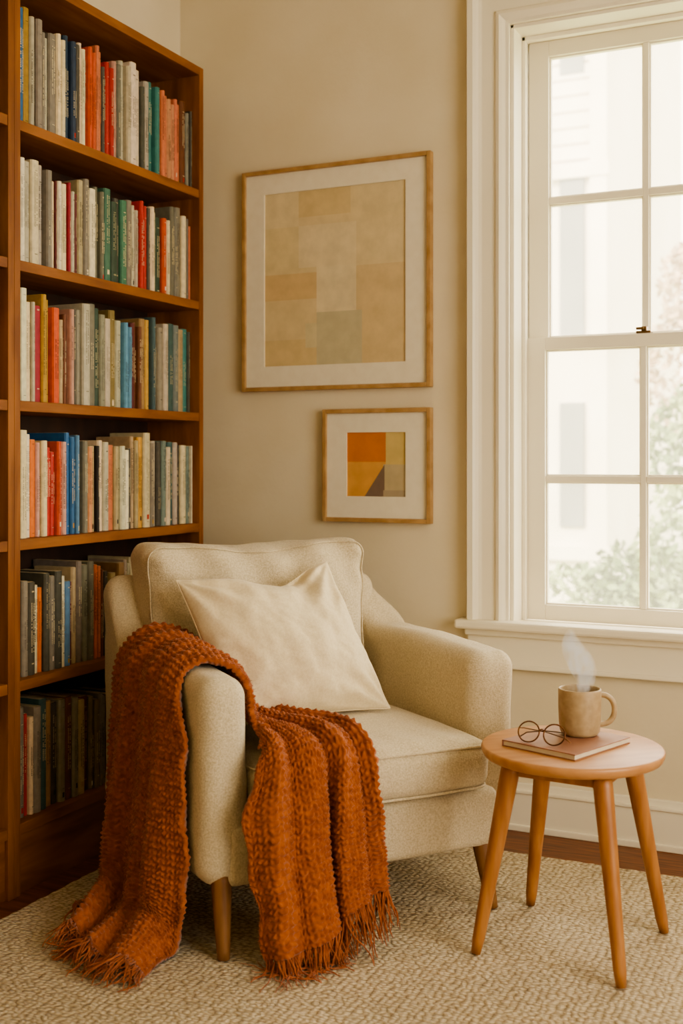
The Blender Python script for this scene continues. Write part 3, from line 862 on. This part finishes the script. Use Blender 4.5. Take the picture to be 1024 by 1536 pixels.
simple('cover_bottom', [(-hx, hx, -hy, hy, 0.0003, 0.0025)], M_cover, 0.0008, nb)
simple('cover_top', [(-hx, hx, -hy, hy, 0.0125, 0.015)], M_cover, 0.0008, nb)
simple('spine', [(-hx-0.001, -hx+0.002, -hy, hy, 0.0005, 0.0148)], M_cover, 0.0008, nb)
simple('pages', [(-hx+0.002, hx-0.003, -hy+0.003, hy-0.003, 0.0025, 0.0125)], M_page, 0, nb)
NZ = TZ+0.015
mug = empty('coffee_mug', (-0.6636, 2.7327, NZ), math.radians(22))
pr = [(0, 0.0005), (0.038, 0.0005), (0.043, 0.003), (0.0470, 0.010), (0.0492, 0.03), (0.0506, 0.07), (0.0508, 0.105), (0.0498, 0.1095), (0.0478, 0.110), (0.0462, 0.107), (0.0455, 0.07), (0.044, 0.02), (0.038, 0.008), (0, 0.007)]
lathe('body', pr, M_ceramic, mug, seg=64)
lathe('coffee', [(0, 0.090), (0.0455, 0.090), (0.0455, 0.088), (0, 0.088)], M_coffee, mug, seg=48)
hp = []
for i in range(21):
    a = math.radians(105-210*i/20)
    hp.append((0.048+0.034*math.cos(a)**0.8 if math.cos(a) > 0.001 else 0.048+0.03*math.cos(a), 0, 0.060+0.035*math.sin(a)))
tube('handle', hp, 0.0066, M_ceramic, mug, sides=14)
gl = empty('eyeglasses', (-0.722, 2.592, NZ+0.0005), math.radians(-6))
tilt = math.radians(24)
def gp(x, z, y=0): return Vector((x, y+math.sin(tilt)*z, math.cos(tilt)*z))
for sgn, nm in ((-1, 'rim_1'), (1, 'rim_2')):
    cxx = 0.0310*sgn
    pts = [gp(cxx+0.0255*math.cos(2*math.pi*i/40), 0.0262+0.0238*math.sin(2*math.pi*i/40)) for i in range(40)]
    tube(nm, pts, 0.0018, M_metal, gl, sides=8, closed=True)
    c = gp(cxx, 0.0262)
    mesh_obj(nm.replace('rim', 'lens'), [c]+pts, [(0, i+1, (i+1) % 40+1) for i in range(40)], M_lens, gl, smooth=True)
tube('bridge', [gp(-0.007+0.014*i/10, 0.030+0.005*math.sin(math.pi*i/10)) for i in range(11)], 0.0015, M_metal, gl, sides=8)
tube('temple_1', [gp(-0.056, 0.031), gp(-0.057, 0.031, 0.004), gp(-0.050, 0.030, 0.014), gp(0.0, 0.024, 0.026), gp(0.045, 0.014, 0.032), gp(0.062, 0.004, 0.034)], 0.0015, M_metal, gl, sides=8)
tube('temple_2', [gp(0.056, 0.031), gp(0.057, 0.031, 0.005), gp(0.051, 0.031, 0.012), gp(0.0, 0.028, 0.018), gp(-0.045, 0.018, 0.024), gp(-0.06, 0.006, 0.026)], 0.0015, M_metal, gl, sides=8)
def steam():
    m = D.materials.new('steam_vapour'); m.use_nodes = True
    nt = m.node_tree; nd = nt.nodes; lk = nt.links
    nd.remove(nd['Principled BSDF']); out = nd['Material Output']
    vs = nd.new('ShaderNodeVolumePrincipled'); vs.inputs['Color'].default_value = (1, 0.97, 0.92, 1)
    vs.inputs['Anisotropy'].default_value = 0.3
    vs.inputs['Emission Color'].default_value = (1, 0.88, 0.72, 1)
    tc = nd.new('ShaderNodeTexCoord'); mp = nd.new('ShaderNodeMapping'); mp.inputs['Scale'].default_value = (1, 1, 0.6)
    nz = nd.new('ShaderNodeTexNoise'); nz.inputs['Scale'].default_value = 48; nz.inputs['Detail'].default_value = 3; nz.inputs['Distortion'].default_value = 1.2
    mr = nd.new('ShaderNodeMapRange'); mr.inputs['From Min'].default_value = 0.40; mr.inputs['From Max'].default_value = 0.75
    mr.inputs['To Min'].default_value = 0; mr.inputs['To Max'].default_value = 40
    lk.new(tc.outputs['Object'], mp.inputs['Vector']); lk.new(mp.outputs['Vector'], nz.inputs['Vector'])
    lk.new(nz.outputs['Fac'], mr.inputs['Value']); lk.new(mr.outputs['Result'], vs.inputs['Density'])
    es = nd.new('ShaderNodeMath'); es.operation = 'MULTIPLY'; es.inputs[1].default_value = 0.42  # added glow, stands in for light scattered many times inside the vapour
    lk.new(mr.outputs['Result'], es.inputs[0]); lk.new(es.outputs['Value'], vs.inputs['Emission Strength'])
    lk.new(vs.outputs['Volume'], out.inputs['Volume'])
    n = 26; pts = []; rad = []
    for i in range(n+1):
        t = i/n
        pts.append((0.014*math.sin(t*5.5)-0.008*t, 0.006*math.sin(t*4+1), 0.094+0.155*t))
        rad.append(0.004+0.028*math.sin(math.pi*min(1, t*0.95+0.03))**0.8)
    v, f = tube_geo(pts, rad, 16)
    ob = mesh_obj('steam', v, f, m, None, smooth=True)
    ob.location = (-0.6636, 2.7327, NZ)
steam()

# ------------------------------------------------------------------ exterior
M_facade = mat('pale_render', '#DCD0BC', '#E2D7C6', scale=2, rough=0.9)
M_facwin = mat('facade_window', '#807D75', '#8F8B82', scale=1, rough=0.3)
M_grass = mat('lawn', '#98A276', '#A8B184', scale=4, rough=1)
M_leaf = mat('foliage', '#6C7C4C', '#9CA470', scale=2.5, rough=0.8)
M_leaf2 = mat('autumn_foliage', '#B3977A', '#C6AD8D', scale=2.5, rough=0.8)
M_bark = mat('bark', '#7A6A56', rough=0.9)
simple('ground', [(-30, 30, YB+WT+0.05, 40, -0.45, -0.35)], M_grass)
bld = empty('neighbouring_building')
a = Acc()
BYF = 12.0
a.box(-12, -2.66, BYF, BYF+5, -0.35, 9.0)
for i in range(26): a.box(-12, -2.65, BYF-0.02, BYF, 4.3+i*0.17, 4.3+i*0.17+0.14)
a.box(-12, -2.60, BYF-0.06, BYF, 4.1, 4.25); a.box(-12, -2.60, BYF-0.06, BYF, 0.1, 0.25)
a.box(-2.80, -2.62, BYF-0.05, BYF, -0.35, 9.0)
a.obj('facade', M_facade, bld)
b_ = Acc()
for zz, hh in ((0.45, 1.3), (2.35, 1.9), (5.2, 1.5)):
    for xx in (-3.12, -4.4, -5.8):
        b_.box(xx, xx+0.26, BYF-0.03, BYF+0.01, zz, zz+hh)
b_.obj('windows', M_facwin, bld)
def foliage(name, blobs, m, n, leaf, trunk=None, seed=1):
    e = empty(name); r = random.Random(seed); a = Acc()
    for (cx, cy, cz, rx, ry, rz) in blobs:
        for _ in range(n):
            while True:
                p = Vector((r.uniform(-1, 1), r.uniform(-1, 1), r.uniform(-1, 1)))
                if p.length < 1: break
            p = p.normalized()*(p.length**0.4)
            c = Vector((cx+p.x*rx, cy+p.y*ry, cz+p.z*rz))
            u = Vector((r.uniform(-1, 1), r.uniform(-1, 1), r.uniform(-1, 1))).normalized()
            w = u.cross(Vector((r.uniform(-1, 1), r.uniform(-1, 1), r.uniform(-1, 1)))).normalized()
            s = leaf*r.uniform(.6, 1.3)
            a.add([c-u*s, c+w*s*.5, c+u*s, c-w*s*.5], [(0, 1, 2, 3)])
    a.obj('leaves', m, e)
    if trunk:
        v, f = tube_geo(trunk, [0.08, 0.05, 0.02], 8)
        mesh_obj('trunk', v, f, M_bark, e)
foliage('garden_shrub', [(-1.95, 8.0, .0, .5, .4, .42), (-1.55, 8.0, .1, .45, .4, .5), (-1.15, 7.9, .35, .45, .4, .7), (-.5, 8, .3, .7, .4, .8)], M_leaf, 1100, .045, seed=2)
foliage('garden_tree', [(-1.42, 10.0, 1.9, .5, .45, .6), (-1.35, 10.0, 2.6, .42, .4, .45), (-.8, 10.0, 2.3, .6, .45, .8)], M_leaf2, 700, .05, [(-1.2, 10.0, -.35), (-1.2, 10.0, 1.2), (-1.25, 10.0, 2.6)], seed=4)
foliage('garden_tree', [(-1.25, 9.0, 1.25, .42, .35, .5), (-.5, 9.0, 1.2, .6, .4, .6)], M_leaf, 800, .05, [(-.9, 9.0, -.35), (-.95, 9.0, .6), (-1.0, 9.0, 1.2)], seed=5)

# ------------------------------------------------------------------ lights
world = D.worlds.new('sky'); scene.world = world; world.use_nodes = True
bg = world.node_tree.nodes['Background']
bg.inputs['Color'].default_value = (1.0, 0.92, 0.78, 1); bg.inputs['Strength'].default_value = 10.0
def area(name, loc, rot, sx, sy, power, col, portal=False):
    l = D.lights.new(name, 'AREA'); l.shape = 'RECTANGLE'; l.size = sx; l.size_y = sy; l.energy = power; l.color = col
    if portal: l.cycles.is_portal = True
    o = D.objects.new(name, l); o.location = loc; o.rotation_euler = rot; scene.collection.objects.link(o)
    return o
area('portal_window', ((WX0+WX1)/2, YB+0.25, (WZ0+WZ1)/2), (math.radians(-90), 0, 0), WX1-WX0, WZ1-WZ0, 1, (1, 1, 1), True)
area('portal_side_window', (XR+0.25, (RY0+RY1)/2, (RZ0+RZ1)/2), (0, math.radians(90), 0), RZ1-RZ0, RY1-RY0, 1, (1, 1, 1), True)
area('side_window_daylight', (XR+0.06, (RY0+RY1)/2, (RZ0+RZ1)/2), (0, math.radians(90), 0), RZ1-RZ0, RY1-RY0, 11, (1.0, 0.80, 0.56))
sun = D.lights.new('sun', 'SUN'); sun.energy = 12; sun.angle = math.radians(2); sun.color = (1, 0.93, 0.80)
so = D.objects.new('sun', sun); scene.collection.objects.link(so)
so.rotation_euler = Vector((0.25, 0.75, -0.75)).to_track_quat('-Z', 'Y').to_euler()
so.location = (-3, -5, 8)

# ------------------------------------------------------------------ camera
cam = D.cameras.new('camera'); co = D.objects.new('camera', cam); scene.collection.objects.link(co)
co.location = (0, 0, H_CAM); co.rotation_euler = (math.radians(90), 0, math.radians(25.3))
cam.sensor_width = 36; cam.lens = 1732/1536*36; cam.shift_y = -78/1536
cam.clip_start = 0.05
cam.dof.use_dof = True; cam.dof.focus_distance = 3.05; cam.dof.aperture_fstop = 2.6
scene.camera = co
scene.view_settings.view_transform = 'AgX'
scene.view_settings.look = 'AgX - Medium High Contrast'
scene.view_settings.exposure = -0.28
